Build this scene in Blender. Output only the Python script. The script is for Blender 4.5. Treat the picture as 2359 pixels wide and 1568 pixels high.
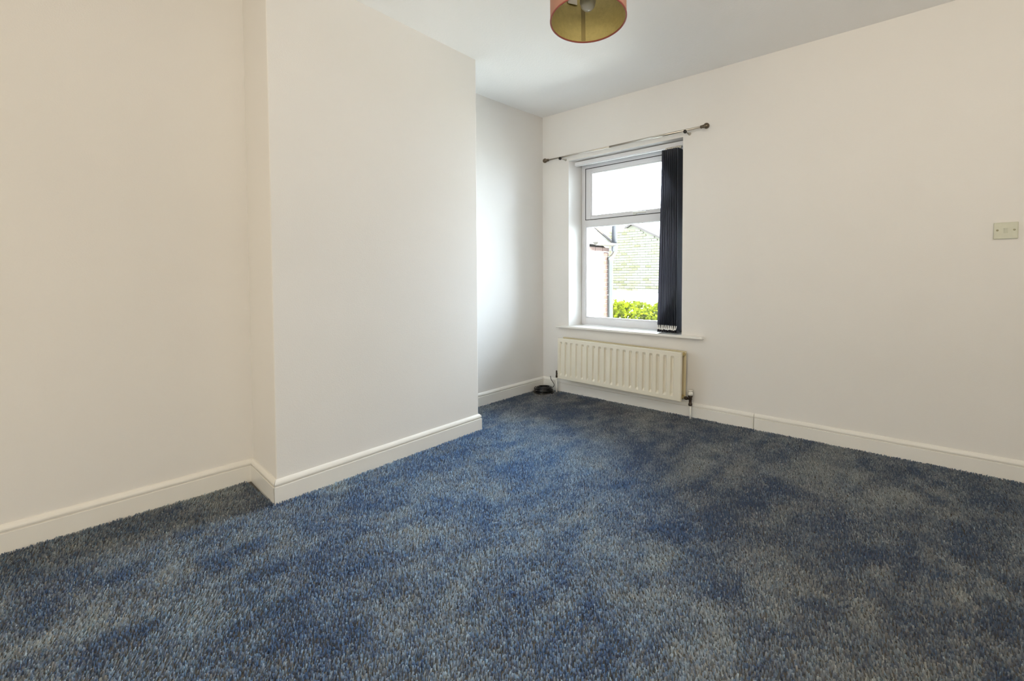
import bpy, bmesh, math, random
import numpy as np
from mathutils import Vector, Matrix

S = bpy.context.scene
for o in list(bpy.data.objects):
    bpy.data.objects.remove(o)
C = S.collection
random.seed(7)
rng = np.random.default_rng(11)

# ------------------------------------------------------------------ camera
cam_d = bpy.data.cameras.new('camera')
cam = bpy.data.objects.new('camera', cam_d)
C.objects.link(cam)
cam_d.sensor_fit = 'HORIZONTAL'
cam_d.sensor_width = 36.0
cam_d.lens = 1084.78 / 2359.0 * 36.0
cam_d.shift_x = (1179.5 - 1187.27) / 2359.0
cam_d.shift_y = (675.26 - 784.0) / 2359.0
cam_d.clip_start = 0.02
cam_d.clip_end = 300
yaw, pit, rol = 0.7373, 0.0345, -0.0048
fw = Vector((-math.sin(yaw) * math.cos(pit), math.cos(yaw) * math.cos(pit), -math.sin(pit)))
rt = Vector((math.cos(yaw), math.sin(yaw), 0))
up = rt.cross(fw)
r2 = rt * math.cos(rol) + up * math.sin(rol)
u2 = -rt * math.sin(rol) + up * math.cos(rol)
M = Matrix((r2, u2, -fw)).transposed().to_4x4()
M.translation = Vector((2.7804, -3.4478, 1.0453))
cam.matrix_world = M
S.camera = cam

# ------------------------------------------------------------------ world, sun, daylight, exposure
world = bpy.data.worlds.new('sky')
S.world = world
world.use_nodes = True
wn = world.node_tree.nodes
wn['Background'].inputs['Color'].default_value = (0.76, 0.88, 1.0, 1)
wn['Background'].inputs['Strength'].default_value = 27.5

sun_d = bpy.data.lights.new('sun', 'SUN')
sun_d.energy = 70.0
sun_d.angle = math.radians(0.6)
sun_d.color = (1.0, 0.95, 0.84)
sun = bpy.data.objects.new('sun', sun_d)
C.objects.link(sun)
sun.rotation_euler = Vector((-0.80, 0.05, -0.75)).to_track_quat('-Z', 'Y').to_euler()


def area(name, loc, direction, sx, sy, energy, color, portal=False):
    d = bpy.data.lights.new(name, 'AREA')
    d.shape = 'RECTANGLE'
    d.size, d.size_y = sx, sy
    d.energy = energy
    d.color = color
    o = bpy.data.objects.new(name, d)
    C.objects.link(o)
    o.location = loc
    o.rotation_euler = Vector(direction).to_track_quat('-Z', 'Z').to_euler()
    if portal:
        d.cycles.is_portal = True
    return o


# added warm fill light behind the camera, shining in through an added opening
area('back_fill', (2.60, -6.05, 1.10), (0, 1, 0.25), 1.8, 1.6, 66, (1.0, 0.86, 0.64))
# added warm fill right of the camera, bare area light aimed at the ceiling
area('ceiling_fill', (3.35, -2.95, 1.70), (-0.1, 0.40, 1), 0.8, 0.8, 29, (1.0, 0.91, 0.76))
# portal that guides the sky light through the north window
area('north_window_portal', (0.815, 0.31, 1.34), (0, -1, 0), 1.04, 1.48, 1, (1, 1, 1), True)

vs = S.view_settings
vs.view_transform = 'Standard'
vs.look = 'None'
vs.exposure = 0.0
vs.gamma = 1.0
vs.use_curve_mapping = False

# ------------------------------------------------------------------ materials
MATS = {}


def mat(name, col, rough=0.6, metal=0.0, spec=0.5, bump=None, vary=None, sheen=0.0, trans=None):
    if name in MATS:
        return MATS[name]
    m = bpy.data.materials.new(name)
    MATS[name] = m
    m.use_nodes = True
    nt = m.node_tree
    b = nt.nodes['Principled BSDF']
    b.inputs['Base Color'].default_value = (*col, 1)
    b.inputs['Roughness'].default_value = rough
    b.inputs['Metallic'].default_value = metal
    b.inputs['Specular IOR Level'].default_value = spec
    if sheen:
        b.inputs['Sheen Weight'].default_value = sheen
    tc = None
    if bump or vary:
        tc = nt.nodes.new('ShaderNodeTexCoord')
    if vary:
        sc, amt = vary[0], vary[1]
        n = nt.nodes.new('ShaderNodeTexNoise')
        n.inputs['Scale'].default_value = sc
        n.inputs['Detail'].default_value = 4
        nt.links.new(tc.outputs['Object'], n.inputs['Vector'])
        mx = nt.nodes.new('ShaderNodeMix')
        mx.data_type = 'RGBA'
        c2 = vary[2] if len(vary) > 2 else tuple(max(0, c * (1 - amt)) for c in col)
        mx.inputs[6].default_value = (*col, 1)
        mx.inputs[7].default_value = (*c2, 1)
        nt.links.new(n.outputs['Fac'], mx.inputs[0])
        nt.links.new(mx.outputs[2], b.inputs['Base Color'])
    if bump:
        n = nt.nodes.new('ShaderNodeTexNoise')
        n.inputs['Scale'].default_value = bump[0]
        n.inputs['Detail'].default_value = 3
        nt.links.new(tc.outputs['Object'], n.inputs['Vector'])
        bp = nt.nodes.new('ShaderNodeBump')
        bp.inputs['Strength'].default_value = bump[1]
        bp.inputs['Distance'].default_value = bump[2]
        nt.links.new(n.outputs['Fac'], bp.inputs['Height'])
        nt.links.new(bp.outputs['Normal'], b.inputs['Normal'])
    if trans:
        out = nt.nodes['Material Output']
        t = nt.nodes.new('ShaderNodeBsdfTranslucent')
        t.inputs['Color'].default_value = (*trans[1], 1)
        mx = nt.nodes.new('ShaderNodeMixShader')
        mx.inputs[0].default_value = trans[0]
        nt.links.new(b.outputs[0], mx.inputs[1])
        nt.links.new(t.outputs[0], mx.inputs[2])
        nt.links.new(mx.outputs[0], out.inputs['Surface'])
    return m


def glass_mat(name):
    m = bpy.data.materials.new(name)
    m.use_nodes = True
    nt = m.node_tree
    nt.nodes.remove(nt.nodes['Principled BSDF'])
    out = nt.nodes['Material Output']
    tr = nt.nodes.new('ShaderNodeBsdfTransparent')
    tr.inputs['Color'].default_value = (0.97, 0.985, 0.98, 1)
    gl = nt.nodes.new('ShaderNodeBsdfGlossy')
    gl.inputs['Roughness'].default_value = 0.02
    fr = nt.nodes.new('ShaderNodeFresnel')
    fr.inputs['IOR'].default_value = 1.45
    mx = nt.nodes.new('ShaderNodeMixShader')
    nt.links.new(fr.outputs[0], mx.inputs[0])
    nt.links.new(tr.outputs[0], mx.inputs[1])
    nt.links.new(gl.outputs[0], mx.inputs[2])
    nt.links.new(mx.outputs[0], out.inputs['Surface'])
    return m


WALL = mat('wall_paint', (0.805, 0.79, 0.772), 0.85, spec=0.25, bump=(170, 0.18, 0.002), vary=(1.3, 0.03))
CEIL = mat('ceiling_paint', (0.92, 0.915, 0.91), 0.9, spec=0.2, bump=(75, 0.25, 0.004))
GLOSSW = mat('gloss_white_woodwork', (0.83, 0.815, 0.78), 0.28, spec=0.5, vary=(6, 0.03))
UPVC = mat('white_upvc', (0.74, 0.745, 0.78), 0.25, spec=0.5)
GASKET = mat('black_gasket', (0.03, 0.03, 0.035), 0.6)
GLASS = glass_mat('window_glass')
RADM = mat('cream_radiator_enamel', (0.80, 0.755, 0.64), 0.32, spec=0.5, vary=(9, 0.04))
RADIN = mat('inner_enamel_bounce_tint', (0.52, 0.40, 0.16), 0.5)  # dark yellow of light bouncing in the gap painted into the colour
RADREAR = mat('rear_enamel_bounce_tint', (0.7, 0.62, 0.42), 0.45)  # yellow bounce light of the gap painted partly into the rear panel
WPLAST = mat('white_plastic', (0.80, 0.79, 0.74), 0.35)
CREAMPL = mat('aged_cream_plastic', (0.60, 0.61, 0.50), 0.4, vary=(60, 0.12))
BRONZE = mat('dark_bronze_valve', (0.06, 0.045, 0.035), 0.4, metal=0.6)
PIPEW = mat('white_painted_pipe', (0.80, 0.79, 0.75), 0.3)
NICKEL = mat('brushed_nickel', (0.62, 0.59, 0.54), 0.28, metal=1.0, bump=(400, 0.1, 0.0005))
FINIAL = mat('etched_finial_metal', (0.15, 0.12, 0.085), 0.35, metal=0.7)
BLACKM = mat('black_metal', (0.015, 0.013, 0.012), 0.45)
BLACKC = mat('black_cable_pvc', (0.004, 0.004, 0.005), 0.16, spec=0.6)
SCREWM = mat('screw_metal', (0.20, 0.19, 0.13), 0.4, metal=0.7)
NAVY = mat('navy_blind_fabric', (0.05, 0.066, 0.088), 0.36, spec=1.0, bump=(900, 0.3, 0.0006),
           trans=(0.42, (0.33, 0.30, 0.36)))
CHAINW = mat('white_blind_chain', (0.85, 0.85, 0.84), 0.35)
WEIGHTM = mat('dark_blind_weight', (0.02, 0.02, 0.028), 0.5)
PINK = mat('rose_shade_fabric', (0.44, 0.20, 0.17), 0.75, bump=(260, 0.5, 0.002),
           vary=(55, 0.5, (0.34, 0.20, 0.12)))
GOLD = mat('gold_foil_lining', (0.58, 0.49, 0.20), 0.5, metal=0.35, bump=(190, 0.45, 0.002),
           vary=(70, 0.3))
GOLDSEAM = mat('lining_seam', (0.24, 0.19, 0.07), 0.55)
TRIM = mat('shade_trim', (0.30, 0.08, 0.06), 0.6)
BULB = mat('grey_glass_bulb', (0.50, 0.50, 0.46), 0.3)
LINT = mat('pale_thread', (0.45, 0.50, 0.58), 0.8)
# outside
RENDER = mat('white_painted_render', (0.82, 0.82, 0.80), 0.85)
REDBRICK = mat('orange_red_brick', (0.032, 0.0115, 0.005), 0.85, vary=(14, 0.25))
BUFF = mat('buff_brick', (0.088, 0.082, 0.034), 0.9, vary=(5, 0.22))
BUFF2 = mat('pale_buff_brick', (0.105, 0.1, 0.068), 0.9, vary=(5, 0.18))
BUFFD = mat('weathered_buff_brick', (0.056, 0.048, 0.016), 0.9, vary=(8, 0.3))
MORTAR = mat('pale_mortar', (0.095, 0.09, 0.062), 0.95)
TILE = mat('grey_brown_roof_tile', (0.05, 0.042, 0.04), 0.8, vary=(9, 0.2))
VERGE = mat('verge_mortar', (0.022, 0.016, 0.013), 0.9)
GUTTER = mat('brown_gutter', (0.02, 0.015, 0.009), 0.5)
PIPEG = mat('grey_soil_pipe', (0.016, 0.017, 0.021), 0.45)
PIPEG2 = mat('pale_grey_downpipe', (0.02, 0.0235, 0.024), 0.45)
COPING = mat('stone_coping', (0.06, 0.058, 0.045), 0.9)
LEAFM = mat('bright_shrub_leaf', (0.062, 0.074, 0.0004), 0.9, spec=0.03, vary=(9, 0.5), trans=(0.35, (0.08, 0.095, 0.0004)))
STEMM = mat('shrub_stem', (0.02, 0.016, 0.01), 0.9)
GROUND = mat('yard_ground', (0.5, 0.5, 0.47), 0.95, vary=(3, 0.3))

# ------------------------------------------------------------------ helpers


def link(name, bm, material, parent=None, smooth=False, mats=None):
    me = bpy.data.meshes.new(name)
    bmesh.ops.recalc_face_normals(bm, faces=bm.faces)
    bm.to_mesh(me)
    bm.free()
    for m in (mats or [material]):
        me.materials.append(m)
    if smooth:
        for p in me.polygons:
            p.use_smooth = True
    o = bpy.data.objects.new(name, me)
    C.objects.link(o)
    if parent is not None:
        o.parent = parent
    return o


def tag(o, label=None, cat=None, group=None, kind=None):
    if label:
        o['label'] = label
    if cat:
        o['category'] = cat
    if group:
        o['group'] = group
    if kind:
        o['kind'] = kind
    return o


def empty(name, loc=(0, 0, 0), rot=(0, 0, 0)):
    e = bpy.data.objects.new(name, None)
    e.empty_display_size = 0.1
    e.location = loc
    e.rotation_euler = rot
    C.objects.link(e)
    return e


def box(bm, x0, x1, y0, y1, z0, z1, bev=0.0, seg=2):
    g = bmesh.ops.create_cube(bm, size=1.0)
    vs_ = g['verts']
    bmesh.ops.scale(bm, vec=(abs(x1 - x0), abs(y1 - y0), abs(z1 - z0)), verts=vs_)
    bmesh.ops.translate(bm, vec=((x0 + x1) / 2, (y0 + y1) / 2, (z0 + z1) / 2), verts=vs_)
    if bev > 0:
        es = list({e for v in vs_ for e in v.link_edges})
        bmesh.ops.bevel(bm, geom=es, offset=bev, segments=seg, affect='EDGES', profile=0.5)


def boxo(name, x0, x1, y0, y1, z0, z1, m, parent=None, bev=0.0):
    bm = bmesh.new()
    box(bm, x0, x1, y0, y1, z0, z1, bev)
    return link(name, bm, m, parent)


def tube(bm, pts, r, n=10, cap=True):
    pts = [Vector(p) for p in pts]
    rings = []
    prev = None
    for i, p in enumerate(pts):
        if i == 0:
            t = pts[1] - pts[0]
        elif i == len(pts) - 1:
            t = pts[-1] - pts[-2]
        else:
            t = (pts[i + 1] - p).normalized() + (p - pts[i - 1]).normalized()
        t.normalize()
        if prev is None:
            a = Vector((0, 0, 1)) if abs(t.z) < 0.9 else Vector((1, 0, 0))
            u = t.cross(a).normalized()
        else:
            u = (prev - t * prev.dot(t)).normalized()
        prev = u
        w = t.cross(u)
        rr = r[i] if isinstance(r, (list, tuple)) else r
        rings.append([bm.verts.new(p + (u * math.cos(2 * math.pi * k / n) + w * math.sin(2 * math.pi * k / n)) * rr)
                      for k in range(n)])
    for a, b in zip(rings, rings[1:]):
        for k in range(n):
            bm.faces.new((a[k], a[(k + 1) % n], b[(k + 1) % n], b[k]))
    if cap:
        bm.faces.new(rings[0][::-1])
        bm.faces.new(rings[-1])


def lathe(bm, prof, n=28, at=(0, 0, 0), axis='Z', caps=True):
    """prof: list of (radius, height)."""
    def pt(r, h, a):
        c, s = math.cos(a) * r, math.sin(a) * r
        if axis == 'Z':
            v = (c, s, h)
        elif axis == 'X':
            v = (h, c, s)
        else:
            v = (s, h, c)
        return Vector(v) + Vector(at)
    rings = []
    for r, h in prof:
        if r < 1e-6:
            rings.append([bm.verts.new(pt(0, h, 0))])
        else:
            rings.append([bm.verts.new(pt(r, h, 2 * math.pi * k / n)) for k in range(n)])
    for a, b in zip(rings, rings[1:]):
        for k in range(n):
            k2 = (k + 1) % n
            if len(a) == 1 and len(b) > 1:
                bm.faces.new((a[0], b[k], b[k2]))
            elif len(b) == 1 and len(a) > 1:
                bm.faces.new((a[k], a[k2], b[0]))
            elif len(a) > 1:
                bm.faces.new((a[k], a[k2], b[k2], b[k]))
    if caps:
        if len(rings[0]) > 1:
            bm.faces.new(rings[0][::-1])
        if len(rings[-1]) > 1:
            bm.faces.new(rings[-1])


def prism(bm, pts, z0, z1):
    lo = [bm.verts.new((x, y, z0)) for x, y in pts]
    hi = [bm.verts.new((x, y, z1)) for x, y in pts]
    n = len(pts)
    for i in range(n):
        j = (i + 1) % n
        bm.faces.new((lo[i], lo[j], hi[j], hi[i]))
    bm.faces.new(lo[::-1])
    bm.faces.new(hi)


def pane_wall(bm, us, ws, v0, v1, hole, axis):
    """Slab with one rectangular hole. us, ws: 4 coords each; hole is the middle cell. axis 'y': u=x, v=y."""
    def P(u, v, w):
        return (u, v, w) if axis == 'y' else (v, u, w)
    grid = {}
    for vi, v in enumerate((v0, v1)):
        for i, u in enumerate(us):
            for k, w in enumerate(ws):
                grid[vi, i, k] = bm.verts.new(P(u, v, w))
    for vi in (0, 1):
        for i in range(3):
            for k in range(3):
                if (i, k) == (1, 1):
                    continue
                bm.faces.new((grid[vi, i, k], grid[vi, i + 1, k], grid[vi, i + 1, k + 1], grid[vi, i, k + 1]))
    for a, b in (((1, 1), (2, 1)), ((2, 1), (2, 2)), ((2, 2), (1, 2)), ((1, 2), (1, 1))):
        bm.faces.new((grid[0, a[0], a[1]], grid[0, b[0], b[1]], grid[1, b[0], b[1]], grid[1, a[0], a[1]]))
    ring = [(0, 0), (1, 0), (2, 0), (3, 0), (3, 1), (3, 2), (3, 3), (2, 3), (1, 3), (0, 3), (0, 2), (0, 1)]
    for a, b in zip(ring, ring[1:] + ring[:1]):
        bm.faces.new((grid[0, a[0], a[1]], grid[0, b[0], b[1]], grid[1, b[0], b[1]], grid[1, a[0], a[1]]))


FLOOR_Z = -0.006
BP = [(0.0177, FLOOR_Z), (0.0177, 0.0765), (0.0165, 0.078), (0.0095, 0.0790), (0.0095, 0.0830), (0.0150, 0.0842),
      (0.0160, 0.0880), (0.0155, 0.0930), (0.0130, 0.0990), (0.0090, 0.1045), (0.0050, 0.1080), (0.0, 0.1090)]


def skirting(name, a, b, side, mit_a=0.0, mit_b=0.0, parent=None):
    """board from a to b (wall line in plan); side is +1/-1 for which side of a->b faces the room;
    mitre: extra length per unit of offset at each end."""
    a, b = Vector((*a, 0)), Vector((*b, 0))
    t = (b - a).normalized()
    n = Vector((-t.y, t.x, 0)) * side
    bm = bmesh.new()
    ra, rb = [], []
    for d, z in BP + [(0.0, FLOOR_Z)]:
        ra.append(bm.verts.new(a + n * d - t * d * mit_a + Vector((0, 0, z))))
        rb.append(bm.verts.new(b + n * d + t * d * mit_b + Vector((0, 0, z))))
    k = len(ra)
    for i in range(k):
        j = (i + 1) % k
        bm.faces.new((ra[i], ra[j], rb[j], rb[i]))
    bm.faces.new(ra)
    bm.faces.new(rb[::-1])
    return tag(link(name, bm, GLOSSW, parent), kind='structure')


# ------------------------------------------------------------------ room shell
XR, YB = 3.95, -5.90            # right wall, back wall
CH_F = (0.4386, -1.253)         # chimney breast corners
CH_N = (0.5006, -2.598)
AL_N = (0.130, -2.572)          # near alcove inner corner
AL_NB = (0.132, YB)
AL_F0 = (0.0, 0.0)
AL_F1 = (0.024, -1.253)
OX0, OX1, OZ0, OZ1 = 0.2965, 1.3345, 0.600, 2.075   # window opening

bm = bmesh.new()
pane_wall(bm, (-0.35, OX0, OX1, XR + 0.3), (-0.4, OZ0 - 0.012, OZ1, 2.9), 0.0, 0.30, None, 'y')
tag(link('wall_window', bm, WALL), kind='structure')

bm = bmesh.new()
prism(bm, [AL_F0, AL_F1, (0.024, -1.6), (AL_N[0], -2.3), AL_N, AL_NB, (-0.35, YB), (-0.35, 0.0)], -0.4, 2.9)
tag(link('wall_left', bm, WALL), kind='structure')

bm = bmesh.new()
prism(bm, [CH_F, CH_N, (0.02, AL_N[1] + 0.008), (0.01, -1.253)], -0.4, 2.9)
o = tag(link('wall_chimney_breast', bm, WALL), kind='structure')
md = o.modifiers.new('edge', 'BEVEL')
md.width = 0.004
md.segments = 2
md.limit_method = 'ANGLE'

bm = bmesh.new()
prism(bm, [(XR, YB), (XR + 0.3, YB), (XR + 0.3, 0.0), (XR, 0.0)], -0.4, 2.9)
tag(link('wall_right', bm, WALL), kind='structure')
# back wall with opening added for the fill light; unseen box blocks the sky
DX0, DX1, DZ1 = 1.60, 3.60, 2.20
bm = bmesh.new()
pane_wall(bm, (-0.35, DX0, DX1, XR + 0.3), (-0.5, FLOOR_Z, DZ1, 2.9), YB - 0.15, YB, None, 'y')
tag(link('wall_back', bm, WALL), kind='structure')
for nm, q in (('wall_fill_box', (-0.35, XR + .3, YB - 2.1, YB - 2.0, -.4, 2.9)), ('wall_fill_box_left', (-0.35, -.25, YB - 2.0, YB - .15, -.4, 2.9)),
              ('wall_fill_box_right', (XR + .2, XR + .3, YB - 2.0, YB - .15, -.4, 2.9))):
    tag(boxo(nm, *q, WALL), kind='structure')  # unseen walls added to close off the fill light
bm = bmesh.new()
box(bm, -.35, XR + .3, YB - 2.1, YB - .1, 2.5, 2.9)
tag(link('ceiling_fill_box', bm, CEIL), kind='structure')  # added lid of the box around the fill light

# ceiling: gently uneven old plaster, a touch higher towards the window corner
bm = bmesh.new()
nx, ny = 24, 24
gv = {}
for i in range(nx + 1):
    for j in range(ny + 1):
        x = -0.1 + (XR + 0.2) * i / nx
        y = YB - 0.1 + (-YB + 0.2) * j / ny
        z = 2.494 + 0.028 * max(0.0, 1 - max(x, 0) / 2.5) * math.exp(min(y, 0) / 0.45)
        gv[i, j] = bm.verts.new((x, y, z))
for i in range(nx):
    for j in range(ny):
        bm.faces.new((gv[i, j], gv[i + 1, j], gv[i + 1, j + 1], gv[i, j + 1]))
ex = bmesh.ops.extrude_face_region(bm, geom=bm.faces[:])
for v in ex['geom']:
    if isinstance(v, bmesh.types.BMVert):
        v.co.z = 2.9
tag(link('ceiling', bm, CEIL), kind='structure')

# ------------------------------------------------------------------ carpet floor


def carpet_mat():
    m = bpy.data.materials.new('blue_grey_carpet_pile')
    m.use_nodes = True
    nt = m.node_tree
    b = nt.nodes['Principled BSDF']
    out = nt.nodes['Material Output']
    at = nt.nodes.new('ShaderNodeAttribute')
    at.attribute_name = 'tone'
    r1 = nt.nodes.new('ShaderNodeMix')
    r1.data_type = 'RGBA'
    r1.inputs[6].default_value = (0.13, 0.097, 0.058, 1)  # brown of the shaded zones put into the reflected colour
    r1.inputs[7].default_value = (0.60, 0.485, 0.355, 1)
    r2_ = nt.nodes.new('ShaderNodeMix')
    r2_.data_type = 'RGBA'
    r2_.inputs[6].default_value = (0.13, 0.275, 0.52, 1)  # blue of the window-lit zones put into the transmitted colour
    r2_.inputs[7].default_value = (0.46, 0.78, 1.0, 1)
    nt.links.new(at.outputs['Fac'], r1.inputs[0])
    nt.links.new(at.outputs['Fac'], r2_.inputs[0])
    nt.links.new(r1.outputs[2], b.inputs['Base Color'])
    b.inputs['Roughness'].default_value = 0.55
    b.inputs['Specular IOR Level'].default_value = 0.35
    t = nt.nodes.new('ShaderNodeBsdfTranslucent')
    nt.links.new(r2_.outputs[2], t.inputs['Color'])
    mx = nt.nodes.new('ShaderNodeMixShader')
    mx.inputs[0].default_value = 0.63
    nt.links.new(b.outputs[0], mx.inputs[1])
    nt.links.new(t.outputs[0], mx.inputs[2])
    nt.links.new(mx.outputs[0], out.inputs['Surface'])
    return m


PILE = carpet_mat()
BACKING = mat('carpet_backing', (0.12, 0.115, 0.105), 0.95)
bm = bmesh.new()
box(bm, -0.3, XR + 0.3, YB - 2.1, 0.25, -0.4, FLOOR_Z)
floor = tag(link('floor', bm, BACKING), kind='structure')


def smooth_noise(x, y, scale, seed):
    g = np.random.default_rng(seed).random((64, 64))
    u, v = x / scale + 100.37, y / scale + 100.71
    i, j = np.floor(u).astype(int), np.floor(v).astype(int)
    a, b = u - i, v - j
    a, b = a * a * (3 - 2 * a), b * b * (3 - 2 * b)
    q = lambda p, r: g[p % 64, r % 64]
    return (q(i, j) * (1 - a) + q(i + 1, j) * a) * (1 - b) + (q(i, j + 1) * (1 - a) + q(i + 1, j + 1) * a) * b


def carpet_pile():
    st = 0.0060
    xs = np.arange(0.0, XR, st)
    ys = np.arange(-4.6, 0.0, st)
    X, Y = np.meshgrid(xs, ys)
    X = X.ravel() + rng.uniform(-.5, .5, X.size) * st
    Y = Y.ravel() + rng.uniform(-.5, .5, Y.size) * st
    t = 0.018
    # keep tufts off the skirting boards and the chimney breast
    fx = CH_F[0] + (CH_N[0] - CH_F[0]) * (Y - CH_F[1]) / (CH_N[1] - CH_F[1])
    inbreast = (Y < CH_F[1] + t) & (Y > CH_N[1] - t) & (X < fx + t)
    alc = (Y <= AL_N[1]) & (X < 0.131 + t)
    far = (Y >= CH_F[1]) & (X < 0.024 * (-Y / 1.253) + t)
    ok = ~(inbreast | alc | far) & (Y < -t) & (X < XR - t) & (Y > YB + t)
    X, Y = X[ok], Y[ok]
    n = X.size
    n1 = smooth_noise(X, Y, 0.24, 1) * 0.34 + smooth_noise(X * 1.3 + 5, Y * .8, 0.095, 2) * 0.42 + smooth_noise(X, Y, 0.042, 3) * 0.24
    n2 = smooth_noise(X, Y, 0.45, 4) * 0.6 + smooth_noise(X + 3, Y, 0.12, 5) * 0.4
    lean_dir = math.radians(122) + (n2 - .5) * 1.5 + rng.normal(0, .55, n)
    lean = np.clip(0.46 + (n1 - .5) * 1.0, 0.0, 1.0) + rng.normal(0, .16, n)
    h = rng.uniform(0.0100, 0.0165, n)
    wid = rng.uniform(0.0032, 0.0060, n)
    # blade face roughly across the lean direction, with scatter
    az = lean_dir + math.pi / 2 + rng.normal(0, .6, n)
    ux, uy = np.cos(az), np.sin(az)
    dx, dy = np.cos(lean_dir), np.sin(lean_dir)
    base = np.stack([X, Y, np.full(n, FLOOR_Z - 0.001)], 1)
    U = np.stack([ux, uy, np.zeros(n)], 1) * wid[:, None]
    sl = np.sin(lean) * h
    cl = np.cos(lean) * h
    tip = base + np.stack([dx * sl, dy * sl, np.abs(cl)], 1)
    V = np.stack([base - U * .5, base + U * .5, tip + U * .42, tip - U * .42], 1).reshape(-1, 3)
    me = bpy.data.meshes.new('carpet_pile')
    me.vertices.add(4 * n)
    me.vertices.foreach_set('co', V.astype(np.float32).ravel())
    me.loops.add(4 * n)
    me.loops.foreach_set('vertex_index', np.arange(4 * n, dtype=np.int32))
    me.polygons.add(n)
    me.polygons.foreach_set('loop_start', np.arange(0, 4 * n, 4, dtype=np.int32))
    me.polygons.foreach_set('loop_total', np.full(n, 4, dtype=np.int32))
    at = me.attributes.new('tone', 'FLOAT', 'FACE')
    tone = np.clip(0.32 + 1.2 * (n1 - .5) + rng.normal(0, .20, n) + (rng.random(n) < .05) * .4, 0, 1)
    at.data.foreach_set('value', tone.astype(np.float32))
    me.update()
    me.validate()
    me.materials.append(PILE)
    o = bpy.data.objects.new('carpet_pile', me)
    C.objects.link(o)
    o.parent = floor
    o['kind'] = 'stuff'
    o['label'] = 'mottled blue-grey carpet pile with light and dark patches'
    return o


carpet_pile()

# ------------------------------------------------------------------ skirting boards
skirting('baseboard_left', AL_NB, AL_N, -1, 0, -1)
skirting('baseboard_return', AL_N, CH_N, -1, -1, 1)
skirting('baseboard_chimney', CH_N, CH_F, -1, 1, 1)
skirting('baseboard_chimney_far', CH_F, AL_F1, -1, 1, -1)
skirting('baseboard_alcove', AL_F1, AL_F0, -1, -1, -1)
skirting('baseboard_window', AL_F0, (1.8445, 0), -1, -1, 0)
skirting('baseboard_window_long', (1.8475, 0.0012), (XR, 0.0012), -1, 0, -1)
skirting('baseboard_right', (XR, 0), (XR, YB), -1, -1, -1)

# ------------------------------------------------------------------ window
FY = 0.20      # room-side face of the frame
win = empty('window_1', (0, 0, 0))
win['kind'] = 'structure'
fx0, fx1, fz0, fz1 = OX0 + 0.002, OX1 - 0.002, 0.606, OZ1 - 0.002


def frame_ring(name, x0, x1, z0, z1, wl, wr, wb, wt, y0, y1, m, parent, bev=0.003):
    bm = bmesh.new()
    box(bm, x0, x0 + wl, y0, y1, z0, z1, bev)
    box(bm, x1 - wr, x1, y0, y1, z0, z1, bev)
    box(bm, x0 + wl - .001, x1 - wr + .001, y0, y1, z0, z0 + wb, bev)
    box(bm, x0 + wl - .001, x1 - wr + .001, y0, y1, z1 - wt, z1, bev)
    return link(name, bm, m, parent)


frame_ring('frame', fx0, fx1, fz0, fz1, 0.043, 0.043, 0.060, 0.045, FY, FY + 0.065, UPVC, win)
boxo('transom', fx0 + .040, fx1 - .040, FY + .001, FY + .064, 1.497, 1.5615, UPVC, win, 0.003)
sash = frame_ring('sash', 0.3465, 1.2845, 1.5655, 2.0225, 0.054, 0.054, 0.029, 0.038, FY - 0.004, FY + 0.045, UPVC, win, 0.004)
frame_ring('bead', 0.398, 1.233, 1.592, 1.988, 0.013, 0.013, 0.010, 0.013, FY + .002, FY + 0.03, UPVC, sash, 0.003)
frame_ring('gasket', 0.3390, 1.2920, 1.5615, 2.0285, 0.009, 0.009, 0.005, 0.007, FY - 0.001, FY + 0.01, GASKET, sash, 0)
frame_ring('glazing_gasket', 0.3405, 1.2905, 0.664, 1.499, 0.004, 0.004, 0.004, 0.004, FY + 0.01, FY + 0.02, GASKET, win, 0)
frame_ring('bead', 0.3395, 1.2915, 0.662, 1.500, 0.010, 0.010, 0.016, 0.006, FY + .006, FY + 0.035, UPVC, win, 0.003)
boxo('pane', 0.405, 1.226, FY + .020, FY + .026, 1.598, 1.980, GLASS, sash)
boxo('pane', 0.345, 1.286, FY + .022, FY + .028, 0.672, 1.4965, GLASS, win)
# handle on the opening top light
h = boxo('handle', 0.835, 0.862, FY - .030, FY - .010, 1.566, 1.592, WPLAST, win, 0.004)
bm = bmesh.new()
tube(bm, [(0.846, FY - .034, 1.580), (0.90, FY - .040, 1.580), (0.955, FY - .038, 1.577)], [0.008, 0.0075, 0.006], 8)
link('lever', bm, WPLAST, h, True)
# window board
bm = bmesh.new()
box(bm, OX0 + .0005, OX1 - .0005, -0.002, FY + .02, 0.586, 0.6045)
box(bm, 0.183, 1.503, -0.045, 0.0, 0.5865, 0.6050, 0.004, 3)
link('window_sill', bm, GLOSSW, win)

# ------------------------------------------------------------------ vertical blind
bl = empty('vertical_blind', (0.83, 0.075, 2.06))
tag(bl, 'white headrail with navy vertical slats drawn aside into a stack', 'window blind')


def lk(name, bm, m, parent=bl, smooth=False):
    o = link(name, bm, m, parent, smooth)
    o.matrix_parent_inverse = Matrix.Translation(-Vector(parent.location))
    return o


bm = bmesh.new()
box(bm, 0.322, 1.328, 0.058, 0.098, 2.034, 2.066, 0.003)
box(bm, 0.322, 1.328, 0.070, 0.086, 2.030, 2.036)
lk('headrail', bm, UPVC)


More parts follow.
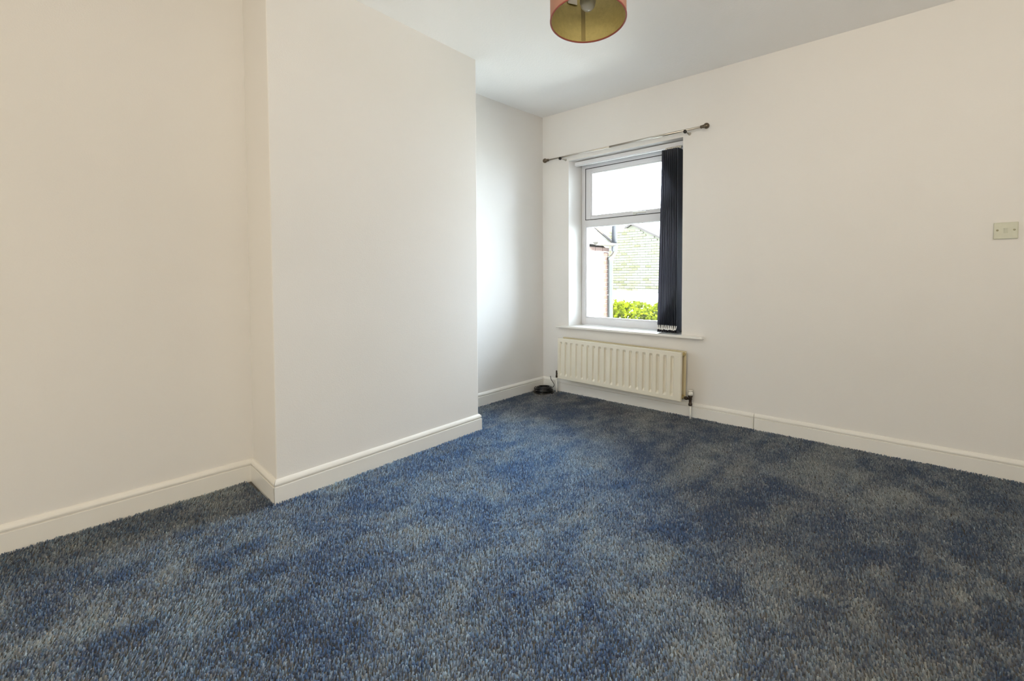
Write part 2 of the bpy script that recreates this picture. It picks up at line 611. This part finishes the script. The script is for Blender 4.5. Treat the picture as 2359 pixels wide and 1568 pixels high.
def slat_mesh():
    bm = bmesh.new()
    W, n = 0.127, 8
    z0, z1 = 0.616, 2.012
    pr = []
    for i in range(n + 1):
        s = -W / 2 + W * i / n
        pr.append((0.006 * (1 - (2 * s / W) ** 2), s))
    L = [[bm.verts.new((x, y, z)) for x, y in pr] for z in (z0, z1)]
    R = [[bm.verts.new((x - 0.0007, y, z)) for x, y in pr] for z in (z0, z1)]
    for i in range(n):
        bm.faces.new((L[0][i], L[0][i + 1], L[1][i + 1], L[1][i]))
        bm.faces.new((R[0][i + 1], R[0][i], R[1][i], R[1][i + 1]))
        for k in (0, 1):
            bm.faces.new((L[k][i], L[k][i + 1], R[k][i + 1], R[k][i]))
    for i in (0, n):
        bm.faces.new((L[0][i], L[1][i], R[1][i], R[0][i]))
    return bm


def weight_mesh():
    bm = bmesh.new()
    box(bm, -0.0022, 0.0052, -0.060, 0.060, 0.612, 0.634, 0.001)
    return bm


def hanger_mesh():
    bm = bmesh.new()
    box(bm, -0.002, 0.004, -0.012, 0.012, 2.004, 2.034, 0.001)
    return bm


NS = 11
xb = [1.287 - 0.0150 * (NS - 1 - i) + (random.uniform(-.002, .002) if i < NS - 1 else 0) for i in range(NS)]
xt = [1.285 - 0.0118 * (NS - 1 - i) for i in range(NS)]
sx = xb
proto = {}
for i in range(NS):
    tw = random.uniform(-0.03, 0.03)
    an = math.asin((xt[i] - xb[i]) / (2.012 - 0.616))
    for nm, f, m in (('slat', slat_mesh, NAVY), ('weight', weight_mesh, WEIGHTM), ('hanger', hanger_mesh, WPLAST)):
        if nm not in proto:
            o = link(nm, f(), m, bl, nm == 'slat')
            proto[nm] = o
        else:
            o = proto[nm].copy()
            C.objects.link(o)
            o.parent = bl
        o.matrix_parent_inverse = Matrix.Translation(-Vector(bl.location))
        o.location = (xb[i] - 0.616 * math.sin(an), 0.075, 0)
        o.rotation_euler = (0, an, tw)
# bead chain loops joining the slat weights
for yy in (0.0115,):
    for i in range(NS - 1):
        bm = bmesh.new()
        a, b = sx[i] + .003, sx[i + 1] + .003
        pts = []
        for k in range(11):
            t_ = k / 10
            pts.append((a + (b - a) * t_, yy - 0.004, 0.664 - 0.030 * math.sin(math.pi * t_) - 0.010 * ((i * 7) % 3 - 1) * .3))
        tube(bm, pts, 0.0026, 6)
        lk('chain', bm, CHAINW, smooth=True)
        bm = bmesh.new()
        box(bm, a - .0028, a + .0028, yy - .006, yy + .006, 0.634, 0.668, 0.001)
        lk('clip', bm, CHAINW)

# ------------------------------------------------------------------ curtain pole
RY, RZ = -0.080, 2.095
pole = empty('curtain_pole', (0.815, RY, RZ))
tag(pole, 'slim brushed metal curtain pole with ball finials above the window', 'curtain pole')
bm = bmesh.new()
lathe(bm, [(0.0068, 0.112), (0.0068, 0.82)], 16, (0, RY, RZ), 'X')
lk('rod', bm, NICKEL, pole, True)
bm = bmesh.new()
lathe(bm, [(0.0082, 0.76), (0.0082, 1.516)], 16, (0, RY, RZ + .0003), 'X')
lk('outer_rod', bm, NICKEL, pole, True)
for x, s in ((0.092, 1), (1.534, -1)):
    bm = bmesh.new()
    prof = []
    R_ = 0.0205
    for k in range(0, 25):
        a = math.pi * k / 24
        rr = R_ * math.sin(a) + (0.0009 * math.sin(k * math.pi) if 0 < k < 24 else 0)
        if k % 3 == 0 and 3 < k < 22:
            rr -= 0.0016
        prof.append((max(rr, 0), -s * R_ * math.cos(a)))
    lathe(bm, prof, 24, (x, RY, RZ), 'X', False)
    f_ = lk('finial', bm, FINIAL, pole, True)
    bm = bmesh.new()
    pr = [(0.010, 0.016), (0.0125, 0.020), (0.0125, 0.024), (0.0095, 0.027), (0.0115, 0.034), (0.0105, 0.040)]
    lathe(bm, [(r, s * h_) for r, h_ in pr], 20, (x, RY, RZ), 'X')
    lk('collar', bm, FINIAL, pole, True)
for x in (0.265, 1.384):
    bm = bmesh.new()
    lathe(bm, [(0.011, -0.001), (0.011, -0.004), (0.007, -0.007), (0.005, -0.068)], 18, (x, 0, RZ - .008), 'Y')
    b_ = lk('bracket', bm, NICKEL, pole, True)
    bm = bmesh.new()
    lathe(bm, [(0.0, -0.0125), (0.008, -0.0115), (0.0125, -0.006), (0.0125, 0.006), (0.008, 0.0115), (0.0, 0.0125)], 16,
          (x, RY - .004, RZ - .010), 'Y', False)
    lk('grip', bm, BLACKM, pole, True)

# ------------------------------------------------------------------ radiator
rad = empty('radiator', (0.822, -0.08, 0.0), (0, math.radians(0.72), 0))
tag(rad, 'cream double-panel radiator with ribbed front below the window', 'radiator')
RX0, RX1, RZ0, RZ1 = -0.561, 0.561, 0.1395, 0.4985     # local x, z
YF = -0.050                                             # local front


def rad_panel(name, yf, yb, m, sgn):
    """pressed steel panel with 19 recessed flutes on its visible face."""
    bm = bmesh.new()
    NF = 19
    mx = 0.012
    pitch = (RX1 - RX0 - 2 * mx) / (NF + 0.45)
    xs = [RX0, RX0 + 0.004]
    dep = [1, 0]
    for k in range(NF):
        xa = RX0 + mx + pitch * (k + 0.20)
        for q, dpt in ((0.0, 0), (0.07, 0.5), (0.13, 1), (0.34, 1), (0.42, .5), (0.50, 0)):
            xs.append(xa + pitch * q)
            dep.append(dpt)
    xs += [RX1 - 0.004, RX1]
    dep += [0, 1]
    zs = [(RZ0, 0, .5), (RZ0 + .004, 0, 0), (RZ0 + 0.030, 0, 0), (RZ0 + 0.040, .5, 0), (RZ0 + 0.050, 1, 0),
          (RZ1 - 0.050, 1, 0), (RZ1 - 0.040, .5, 0), (RZ1 - 0.030, 0, 0), (RZ1 - .004, 0, 0), (RZ1, 0, .5)]
    D = 0.0135
    g = []
    for z, fd, ed in zs:
        row = []
        for i, (x, d) in enumerate(zip(xs, dep)):
            edge = i in (0, len(xs) - 1)
            off = D * (0.5 if edge else d * fd) + 0.004 * ed
            row.append(bm.verts.new((x, yf + sgn * off, z)))
        g.append(row)
    for a, b in zip(g, g[1:]):
        for i in range(len(xs) - 1):
            bm.faces.new((a[i], a[i + 1], b[i + 1], b[i]))
    # back and rim
    bk = [bm.verts.new((x, yb, z)) for x, z in ((RX0, RZ0), (RX1, RZ0), (RX1, RZ1), (RX0, RZ1))]
    bm.faces.new(bk)
    bm.faces.new([bk[0], bk[1]] + g[0][::-1])
    bm.faces.new([bk[2], bk[3]] + g[-1])
    bm.faces.new([bk[3], bk[0]] + [r[0] for r in g])
    bm.faces.new([bk[1], bk[2]] + [r[-1] for r in g[::-1]])
    o = link(name, bm, m, rad, False)
    return o


rad_panel('front_panel', YF, YF + 0.018, RADM, 1)
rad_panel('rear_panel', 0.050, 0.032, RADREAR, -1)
bm = bmesh.new()
x = RX0 + 0.012
k = 0
pts = []
while x < RX1 - 0.006:
    pts.append((x, YF + .020 if k % 2 else 0.030))
    x += 0.018
    k += 1
lo = [bm.verts.new((x, y, RZ0 + .05)) for x, y in pts]
hi = [bm.verts.new((x, y, RZ1 - .05)) for x, y in pts]
for i in range(len(pts) - 1):
    bm.faces.new((lo[i], lo[i + 1], hi[i + 1], hi[i]))
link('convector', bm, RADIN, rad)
for xx in (RX0 + .016, RX1 - .016):
    for zz in (RZ0 + .022, RZ1 - .022):
        bm = bmesh.new()
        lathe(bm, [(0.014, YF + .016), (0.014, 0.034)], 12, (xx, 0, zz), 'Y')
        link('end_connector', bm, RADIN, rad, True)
for xx in (-0.38, 0.38):
    bm = bmesh.new()
    box(bm, xx - .015, xx + .015, 0.048, 0.0795, RZ0 + .03, RZ1 - .06, 0.002)
    link('wall_bracket', bm, RADM, rad)

# valves and tails (each is screwed to the radiator: parts of it)
inv = Matrix.Translation(-Vector(rad.location))


def rpart(name, bm, m, smooth=True):
    o = link(name, bm, m, None, smooth)
    o.parent = rad
    o.matrix_parent_inverse = rad.matrix_basis.inverted()
    return o


rad.matrix_basis = Matrix.Translation(rad.location) @ Matrix.Rotation(math.radians(0.72), 4, 'Y')
VX, VY = 1.429, -0.063
bm = bmesh.new()
lathe(bm, [(0.010, 0.098), (0.0135, 0.100), (0.0135, 0.114), (0.0105, 0.117), (0.0105, 0.138), (0.013, 0.145), (0.0135, 0.160), (0.016, 0.164),
           (0.016, 0.174), (0.008, 0.175)], 16, (VX, VY, 0), 'Z')
tube(bm, [(VX, VY, 0.147), (VX - .026, VY, 0.149)], 0.0085, 12)
tube(bm, [(VX - .022, VY, 0.149), (VX - .040, VY, 0.149)], 0.0125, 6)
v_ = rpart('valve', bm, BRONZE)
bm = bmesh.new()
lathe(bm, [(0.0145, 0.175), (0.0175, 0.178), (0.0180, 0.196), (0.0125, 0.200), (0.0125, 0.206), (0.0165, 0.208), (0.0155, 0.213), (0.0, 0.214)], 18, (VX, VY, 0), 'Z')
rpart('valve_cap', bm, WPLAST)
bm = bmesh.new()
tube(bm, [(VX, VY, 0.10), (VX + .001, VY, 0.05), (VX + .004, VY - .002, -0.005)], 0.0075, 12)
rpart('pipe', bm, PIPEW)
LX, LY = 0.203, -0.060
bm = bmesh.new()
lathe(bm, [(0.009, 0.134), (0.009, 0.150), (0.007, 0.155), (0.007, 0.190), (0.005, 0.198)], 14, (LX, LY, 0), 'Z')
tube(bm, [(LX, LY, 0.168), (0.262, LY, 0.168)], 0.0075, 10)
rpart('lockshield', bm, BRONZE)
bm = bmesh.new()
tube(bm, [(LX, LY, 0.140), (LX, LY, 0.05), (LX, LY, -0.005)], 0.0075, 12)
rpart('pipe', bm, PIPEW)

# ------------------------------------------------------------------ light switch
sw = empty('light_switch', (3.0105, 0, 1.268))
tag(sw, 'square cream light switch with two screws on the window wall', 'light switch')
bm = bmesh.new()
box(bm, -0.044, 0.044, -0.0095, -0.0002, -0.0415, 0.0415, 0.003, 3)
link('plate', bm, CREAMPL, sw)
bm = bmesh.new()
v0 = [(-0.0075, -0.0085, -0.013), (0.0075, -0.0085, -0.013), (0.0075, -0.0085, 0.013), (-0.0075, -0.0085, 0.013)]
v1 = [(-0.0065, -0.0105, -0.012), (0.0065, -0.0105, -0.012), (0.0065, -0.0150, 0.012), (-0.0065, -0.0150, 0.012)]
a = [bm.verts.new(v) for v in v0]
b = [bm.verts.new(v) for v in v1]
bm.faces.new(a)
bm.faces.new(b)
for i in range(4):
    bm.faces.new((a[i], a[(i + 1) % 4], b[(i + 1) % 4], b[i]))
link('rocker', bm, CREAMPL, sw)
for xx in (-0.0301, 0.0301):
    bm = bmesh.new()
    lathe(bm, [(0.0, -0.0112), (0.0035, -0.0108), (0.0045, -0.0095), (0.0045, -0.0080)], 14, (xx, 0, 0.003), 'Y')
    link('screw', bm, SCREWM, sw)

# ------------------------------------------------------------------ coiled cable on the carpet
co = empty('coiled_cable', (0.128, -0.150, 0.0))
tag(co, 'coil of glossy black cable lying on carpet in the room corner', 'cable')
bm = bmesh.new()
pts = []
turns = 9
for k in range(turns * 28 + 1):
    a = 2 * math.pi * k / 28
    ly = k / 28
    r = 0.082 - 0.030 * (ly / 9) ** 2 + 0.011 * math.sin(ly * 1.9 + .6) * (0.55 + .25 * math.sin(ly * 4.1))
    z = 0.008 + 0.0056 * ly + 0.0025 * math.sin(a + ly)
    pts.append((r * math.cos(a) * 1.02, r * math.sin(a), z))
tube(bm, pts, 0.0052, 8)
coil = link('coil', bm, BLACKC, co, True)
bm = bmesh.new()
tp = [(0.055, 0.015, 0.050), (0.062, 0.058, 0.052), (0.052, 0.084, 0.066), (0.044, 0.080, 0.084), (0.030, 0.080, 0.099), (0.018, 0.082, 0.112), (0.006, 0.088, 0.138)]


def crom(P, n=6):
    P = [Vector(p) for p in P]
    out = []
    for i in range(len(P) - 1):
        p0, p1, p2, p3 = P[max(i - 1, 0)], P[i], P[i + 1], P[min(i + 2, len(P) - 1)]
        for k in range(n):
            t = k / n
            out.append(0.5 * ((2 * p1) + (p2 - p0) * t + (2 * p0 - 5 * p1 + 4 * p2 - p3) * t * t + (3 * p1 - p0 - 3 * p2 + p3) * t ** 3))
    out.append(P[-1])
    return out


tube(bm, crom(tp), 0.0030, 8)
link('tail', bm, BLACKC, co, True)
# band that ties the coil
bm = bmesh.new()
pts = []
for k in range(17):
    a = 2 * math.pi * k / 16
    pts.append((-0.070 + 0.026 * math.cos(a), -0.02, 0.026 + 0.021 * math.sin(a)))
tube(bm, pts, 0.003, 6)
link('tie', bm, BLACKC, co, True)

# loose carpet thread by the chimney breast corner
bm = bmesh.new()
tube(bm, crom([(0.466, -1.222, 0.004), (0.474, -1.205, 0.010), (0.468, -1.180, 0.006), (0.476, -1.150, 0.009), (0.472, -1.105, 0.007)]), 0.0016, 6)
tag(link('carpet_thread', bm, LINT, None, True), 'short loose carpet thread beside the chimney breast skirting corner', 'thread')

# ------------------------------------------------------------------ pendant lamp
LXc, LYc, LZ = 1.770, -1.9255, 1.996
lamp = empty('pendant_lamp', (LXc, LYc, 2.494))
tag(lamp, 'pink drum lampshade with gold lining hanging from the ceiling', 'pendant lamp')
RS, HS = 0.140, 0.205


PIV = Vector((LXc, LYc, LZ + .222))
TILT = Matrix.Translation(PIV) @ Vector((0, 0, 1)).rotation_difference(Vector((-0.0683, 0.0793, 1)).normalized()).to_matrix().to_4x4() @ Matrix.Translation(-PIV)


def lpart(name, bm, m, smooth=True):
    if name not in ('flex', 'ceiling_rose'):      # the shade hangs a little askew on its holder
        bm.transform(TILT)
    o = link(name, bm, m, None, smooth)
    o.parent = lamp
    o.matrix_parent_inverse = Matrix.Translation(-Vector(lamp.location))
    return o


def ring_wall(bm, r, z0, z1, n=72):
    a = [bm.verts.new((LXc + r * math.cos(2 * math.pi * k / n), LYc + r * math.sin(2 * math.pi * k / n), z0)) for k in range(n)]
    b = [bm.verts.new((v.co.x, v.co.y, z1)) for v in a]
    for k in range(n):
        bm.faces.new((a[k], a[(k + 1) % n], b[(k + 1) % n], b[k]))


def shell(name, r0, r1, z0, z1, m):
    bm = bmesh.new()
    lathe(bm, [(r0, z0), (r1, z0), (r1, z1), (r0, z1), (r0, z0)], 72, (LXc, LYc, 0), 'Z', False)
    bmesh.ops.remove_doubles(bm, verts=bm.verts, dist=1e-6)
    return lpart(name, bm, m, False)


shade = shell('shade', RS - .0012, RS, LZ, LZ + HS, PINK)
shell('lining', RS - .0026, RS - .0014, LZ + .004, LZ + HS - .004, GOLD)
for zz in (LZ, LZ + HS):
    bm = bmesh.new()
    lathe(bm, [(RS - .0042, zz - .001), (RS - .001, zz - .0025), (RS + .0012, zz - .001), (RS + .0012, zz + .002), (RS - .0042, zz + .002), (RS - .0042, zz - .001)],
          72, (LXc, LYc, 0), 'Z', False)
    lpart('rim', bm, TRIM)
# lining seam on the window side
sa = math.radians(131)
bm = bmesh.new()
rr = RS - .0031
vsm = []
for z in (LZ + .005, LZ + HS - .005):
    vsm.append([bm.verts.new((LXc + q * math.cos(sa + d), LYc + q * math.sin(sa + d), z)) for d, q in ((-.06, rr), (.06, rr), (.06, rr - .0006), (-.06, rr - .0006))])
for i in range(4):
    bm.faces.new((vsm[0][i], vsm[0][(i + 1) % 4], vsm[1][(i + 1) % 4], vsm[1][i]))
bm.faces.new(vsm[0])
bm.faces.new(vsm[1])
lpart('seam', bm, GOLDSEAM, False)
# spider, holder, bulb, flex, rose
bm = bmesh.new()
for k in range(3):
    a = 2 * math.pi * k / 3 + .3
    tube(bm, [(LXc + .02 * math.cos(a), LYc + .02 * math.sin(a), LZ + HS - .035), (LXc + (RS - .003) * math.cos(a), LYc + (RS - .003) * math.sin(a), LZ + HS - .004)], 0.0017, 6)
lathe(bm, [(0.020, LZ + HS - .038), (0.027, LZ + HS - .038), (0.027, LZ + HS - .033), (0.020, LZ + HS - .033), (0.020, LZ + HS - .038)], 24, (LXc, LYc, 0), 'Z', False)
lpart('spider', bm, WPLAST)
bm = bmesh.new()
lathe(bm, [(0.0, LZ + .038), (0.015, LZ + .041), (0.025, LZ + .052), (0.030, LZ + .070), (0.027, LZ + .090), (0.017, LZ + .112), (0.014, LZ + .125)], 24, (LXc, LYc, 0), 'Z', False)
lpart('bulb', bm, BULB)
bm = bmesh.new()
lathe(bm, [(0.013, LZ + .120), (0.019, LZ + .122), (0.020, LZ + .160), (0.026, LZ + .163), (0.026, LZ + .172), (0.018, LZ + .176), (0.010, LZ + .215), (0.004, LZ + .222)], 20, (LXc, LYc, 0), 'Z')
lpart('lamp_holder', bm, WPLAST)
bm = bmesh.new()
tube(bm, [(LXc, LYc, LZ + .215), (LXc + .001, LYc, 2.36), (LXc, LYc, 2.478)], 0.003, 8)
lpart('flex', bm, WPLAST)
bm = bmesh.new()
lathe(bm, [(0.006, 2.455), (0.014, 2.462), (0.030, 2.470), (0.038, 2.480), (0.040, 2.4935)], 24, (LXc, LYc, 0), 'Z')
lpart('ceiling_rose', bm, WPLAST)
# white label inside the shade
bm = bmesh.new()
ca = math.radians(150)
rr = RS - .006
q = []
for d, z in ((-.15, .152), (.15, .152), (.15, .19), (-.15, .19)):
    for r_ in (rr, rr - .0008):
        q.append(bm.verts.new((LXc + r_ * math.cos(ca + d), LYc + r_ * math.sin(ca + d), LZ + z)))
o_, i_ = q[0::2], q[1::2]
bm.faces.new(o_)
bm.faces.new(i_[::-1])
for i in range(4):
    bm.faces.new((o_[i], o_[(i + 1) % 4], i_[(i + 1) % 4], i_[i]))
tag(lpart('care_label', bm, WPLAST, False), 'white label inside the shade')

# ================================================================== outside the window
GZ = -2.8
bm = bmesh.new()
box(bm, -30, 20, 0.31, 45, GZ - .3, GZ)
tag(link('ground_outside', bm, GROUND), kind='structure')

# ---- neighbouring outrigger with white wall, brick corner, tiled roof
XN, YC, ZE = -1.60, 3.80, 1.545
nb = empty('neighbour_house', (XN - 1.8, 2.2, GZ))
tag(nb, 'white rendered house wing with orange brick corner and tiled roof', 'house')


def wpart(root, name, bm, m, smooth=False):
    o = link(name, bm, m, None, smooth)
    o.parent = root
    o.matrix_parent_inverse = Matrix.Translation(-Vector(root.location))
    return o


bm = bmesh.new()
box(bm, XN - 3.6, XN, 0.6, YC - .01, GZ, ZE)
# gable peak at the far end
wpart(nb, 'wall', bm, RENDER)
for yy in (0.6, YC - .03):
    bm = bmesh.new()
    v = [bm.verts.new(p) for p in ((XN - .02, yy, ZE), (XN - 3.58, yy, ZE), (XN - 1.8, yy, ZE + 1.42))]
    bm.faces.new(v)
    wpart(nb, 'gable_peak', bm, REDBRICK)


def brick_mesh(l, d, h):
    bm = bmesh.new()
    box(bm, 0, l, 0, d, 0, h, 0.004, 1)
    bmesh.ops.recalc_face_normals(bm, faces=bm.faces)
    me = bpy.data.meshes.new('brick')
    bm.to_mesh(me)
    bm.free()
    return me


def put(me, name, root, loc, rot=(0, 0, 0), parent=None):
    o = bpy.data.objects.new(name, me)
    C.objects.link(o)
    o.parent = parent or root
    inv_ = Matrix.Translation(-Vector(root.location))
    o.matrix_parent_inverse = inv_
    o.location = loc
    o.rotation_euler = rot
    return o


# bricks of the exposed corner: alternating headers and stretchers, seen on the yard face
bh = brick_mesh(0.105, 0.11, 0.070)
bh.materials.append(REDBRICK)
bs = brick_mesh(0.150, 0.11, 0.070)
bs.materials.append(REDBRICK)
z = -0.55
k = 0
while z < ZE - 0.12:
    l = 0.105 if k % 2 else 0.150
    put(bh if k % 2 else bs, 'brick', nb, (XN + .012, YC - l + .01, z), (0, 0, math.pi / 2))
    z += 0.075
    k += 1
# corbel course under the eaves
bc = brick_mesh(0.215, 0.10, 0.062)
bc.materials.append(REDBRICK)
y = YC - .225
while y > 0.7:
    put(bc, 'brick', nb, (XN + .035, y, ZE - .062), (0, 0, math.pi / 2))
    y -= 0.225
# roof slopes with tiles
pitch = math.radians(38.5)
rf = bmesh.new()
zx = ZE + 0.085
v = [rf.verts.new(p) for p in ((XN + .10, 0.6, zx - .05), (XN + .10, YC + .05, zx - .05), (XN - 1.8, YC + .05, zx - .05 + 1.9 * math.tan(pitch)),
                               (XN - 1.8, 0.6, zx - .05 + 1.9 * math.tan(pitch)))]
rf.faces.new(v)
v2 = [rf.verts.new(p) for p in ((XN - 3.7, 0.6, zx - .05), (XN - 3.7, YC + .05, zx - .05))]
rf.faces.new((v[3], v[2], v2[1], v2[0]))
roof = wpart(nb, 'roof', rf, TILE)
tm = bmesh.new()
box(tm, 0, 0.34, 0, 0.325, 0, 0.016, 0.003, 1)
bmesh.ops.recalc_face_normals(tm, faces=tm.faces)
tme = bpy.data.meshes.new('tile')
tm.to_mesh(tme)
tm.free()
tme.materials.append(TILE)
for r in range(7):
    for c_ in range(9):
        d = 0.27 * r
        x_ = XN + .11 - d * math.cos(pitch)
        z_ = zx - .045 + d * math.sin(pitch) + .006
        y_ = YC + .04 - .33 * (c_ + 1)
        o = bpy.data.objects.new('tile', tme)
        C.objects.link(o)
        o.parent = roof
        o.matrix_parent_inverse = Matrix.Translation(-Vector(nb.location))
        # local x runs up the slope
        o.matrix_basis = Matrix.Translation((x_, y_ + .325, z_)) @ Matrix.Rotation(math.pi, 4, 'Z') @ Matrix.Rotation(-pitch + .035, 4, 'Y')
# verge strip along the far gable edge
bm = bmesh.new()
tube(bm, [(XN + .12, YC + .06, zx - .03), (XN - 1.8, YC + .06, zx - .03 + 1.92 * math.tan(pitch))], 0.024, 6)
wpart(nb, 'verge', bm, VERGE)
# gutter with end cap
bm = bmesh.new()
n = 10
ga, gb = [], []
GX, GZt = XN + .115, ZE + .075
for yy, L in ((3.22, ga), (YC + .03, gb)):
    for rr in (0.055, 0.049):
        L.append([bm.verts.new((GX + rr * math.cos(math.pi + math.pi * k / n), yy, GZt + rr * math.sin(math.pi + math.pi * k / n))) for k in range(n + 1)])
for q in (0, 1):
    for k in range(n):
        bm.faces.new((ga[q][k], ga[q][k + 1], gb[q][k + 1], gb[q][k]))
bm.faces.new(ga[0])
bm.faces.new(gb[0])
wpart(nb, 'gutter', bm, GUTTER)
# soil stack and downpipe
PX, PY = XN + .12, YC + .02
bm = bmesh.new()
lathe(bm, [(0.046, 1.60), (0.046, 1.965), (0.052, 1.97), (0.052, 1.99), (0.040, 1.99)], 18, (PX, PY, 0), 'Z')
wpart(nb, 'soil_stack', bm, PIPEG, True)
bm = bmesh.new()
lathe(bm, [(0.030, 1.470), (0.050, 1.490), (0.056, 1.54), (0.056, 1.585), (0.066, 1.590), (0.066, 1.615), (0.047, 1.618)], 18, (PX, PY, 0), 'Z')
wpart(nb, 'hopper', bm, PIPEG, True)
bm = bmesh.new()
tube(bm, crom([(PX, PY, 1.50), (PX, PY, 1.455), (PX - .03, PY - .015, 1.405), (PX - .055, PY - .03, 1.36), (PX - .055, PY - .03, 1.30)], 5), 0.040, 14)
wpart(nb, 'offset_bend', bm, GUTTER, True)
bm = bmesh.new()
lathe(bm, [(0.041, GZ), (0.041, 1.33), (0.050, 1.335), (0.050, 1.39), (0.042, 1.392)], 18, (PX - .055, PY - .03, 0), 'Z')
wpart(nb, 'downpipe', bm, PIPEG2, True)

# ---- buff brick gable house across the yards
YG = 13.0
AX, AZ = -6.08, 3.03
gbh = empty('gable_house', (AX, YG + 2, GZ))
tag(gbh, 'pale buff brick gable end standing beyond the shrub', 'house')
SR = 0.50          # roof slope
XL_, XR_ = -9.2, -2.4


def gz(x):
    return 2.90 if x < -6.30 else AZ - abs(x - AX) * SR


bm = bmesh.new()
pts = [(XL_, GZ), (XR_, GZ), (XR_, gz(XR_)), (AX, AZ), (-6.30, AZ - .22 * SR), (-6.31, 2.90), (XL_, 2.90)]
fa = [bm.verts.new((x, YG + .03, z)) for x, z in pts]
fb = [bm.verts.new((x, YG + 7, z)) for x, z in pts]
bm.faces.new(fa)
bm.faces.new(fb[::-1])
for i in range(len(pts)):
    j = (i + 1) % len(pts)
    bm.faces.new((fa[i], fa[j], fb[j], fb[i]))
gw = wpart(gbh, 'wall', bm, MORTAR)
gm = []
for m_, ll in ((BUFF, .215), (BUFF2, .215), (BUFFD, .215)):
    me = brick_mesh(ll, 0.10, 0.066)
    me.materials.append(m_)
    gm.append(me)
z = 0.50
row = 0
cnt = 0
while z < AZ - 0.10:
    x = -7.2 + (0.1125 if row % 2 else 0)
    while x < -4.70:
        if z + .066 < min(gz(x), gz(x + .215)) - 0.03 and cnt < 298:
            w_ = 0.25 + (0.45 if x < -6.0 else 0)
            u_ = random.random()
            me = gm[2] if u_ < .10 * (2 if x < -6 else 1) else (gm[0] if u_ < w_ else gm[1])
            put(me, 'brick', gbh, (x + random.uniform(-.003, .003), YG - .012 - random.random() * .008, z))
            cnt += 1
        x += 0.225
    z += 0.0755 if False else 0.0985
    row += 1
for s, xe in ((1, XR_ + .3), (-1, -6.36)):
    bm = bmesh.new()
    q = [(AX, AZ + .03), (xe, AZ + .03 - abs(xe - AX) * SR), (xe, AZ + .12 - abs(xe - AX) * SR), (AX, AZ + .12)]
    a = [bm.verts.new((x, YG - .10, z)) for x, z in q]
    b = [bm.verts.new((x, YG + 7.1, z)) for x, z in q]
    bm.faces.new(a)
    bm.faces.new(b[::-1])
    for i in range(4):
        bm.faces.new((a[i], a[(i + 1) % 4], b[(i + 1) % 4], b[i]))
    wpart(gbh, 'roof_slope', bm, TILE)
for xe in (XR_ + .3, -6.36):
    bm = bmesh.new()
    q = [(AX, AZ - .02), (xe, AZ - .02 - abs(xe - AX) * SR), (xe, AZ + .045 - abs(xe - AX) * SR), (AX, AZ + .045)]
    a = [bm.verts.new((x, YG - .13, z)) for x, z in q]
    b = [bm.verts.new((x, YG - .095, z)) for x, z in q]
    bm.faces.new(a)
    bm.faces.new(b[::-1])
    for i in range(4):
        bm.faces.new((a[i], a[(i + 1) % 4], b[(i + 1) % 4], b[i]))
    wpart(gbh, 'bargeboard', bm, VERGE)
bm = bmesh.new()
box(bm, -6.70, -6.42, YG + .5, YG + .9, 2.6, 3.12)
box(bm, -6.74, -6.38, YG + .46, YG + .94, 3.06, 3.16)
wpart(gbh, 'chimney', bm, BUFF)

# ---- pale boundary wall with coping
YW = 10.5
bw = empty('boundary_wall', (-4.6, YW, GZ))
tag(bw, 'pale boundary wall with stone coping behind the shrub', 'wall')
bm = bmesh.new()
box(bm, -9, -0.5, YW, YW + .22, GZ, 0.525)
wpart(bw, 'wall', bm, RENDER)
cm = bmesh.new()
box(cm, 0, 0.58, -.05, 0.27, 0, 0.05, 0.008, 1)
bmesh.ops.recalc_face_normals(cm, faces=cm.faces)
cme = bpy.data.meshes.new('coping_stone')
cm.to_mesh(cme)
cm.free()
cme.materials.append(COPING)
for k in range(14):
    put(cme, 'coping_stone', bw, (-9 + .605 * k, YW, 0.525 + random.uniform(-.004, .004)))

# ---- leafy shrub
sh = empty('leafy_shrub', (-3.2, 8.5, GZ))
tag(sh, 'tall bright green leafy shrub growing in front of boundary wall', 'shrub')
n = 10000
X = rng.uniform(-6.0, -0.8, n)
Y = 8.5 + rng.normal(0, .30, n)
top = 0.42 + 0.10 * np.sin(X * 2.3) + 0.07 * np.sin(X * 5.1 + 1) + 0.10 * np.clip((X + 3.3), 0, 1)
Z = top - np.abs(rng.normal(0, .7, n)) - (np.abs(Y - 8.5) * .3)
sz = rng.uniform(.045, .085, n)
nrm = rng.normal(0, 1, (n, 3)) + np.array([0.25, -.6, .9])
nrm /= np.linalg.norm(nrm, axis=1)[:, None]
a_ = np.cross(nrm, rng.normal(0, 1, (n, 3)))
a_ /= np.linalg.norm(a_, axis=1)[:, None]
b_ = np.cross(nrm, a_)
P0 = np.stack([X, Y, Z], 1)
quad = np.stack([P0 - a_ * sz[:, None], P0 + b_ * sz[:, None] * .5 - nrm * sz[:, None] * .12, P0 + a_ * sz[:, None], P0 - b_ * sz[:, None] * .5 - nrm * sz[:, None] * .12], 1).reshape(-1, 3)
me = bpy.data.meshes.new('foliage')
me.from_pydata(quad.tolist(), [], np.arange(4 * n).reshape(-1, 4).tolist())
me.materials.append(LEAFM)
fo = bpy.data.objects.new('foliage', me)
C.objects.link(fo)
fo.parent = sh
fo.matrix_parent_inverse = Matrix.Translation(-Vector(sh.location))
fo['kind'] = 'stuff'
for k in range(7):
    bm = bmesh.new()
    x0 = -5.4 + .65 * k
    tube(bm, [(x0, 8.5, GZ), (x0 + .05, 8.52, -1.5), (x0 - .06, 8.48, -.4), (x0 + .03, 8.5, .1)], [.04, .032, .022, .01], 7)
    wpart(sh, 'stem', bm, STEMM, True)
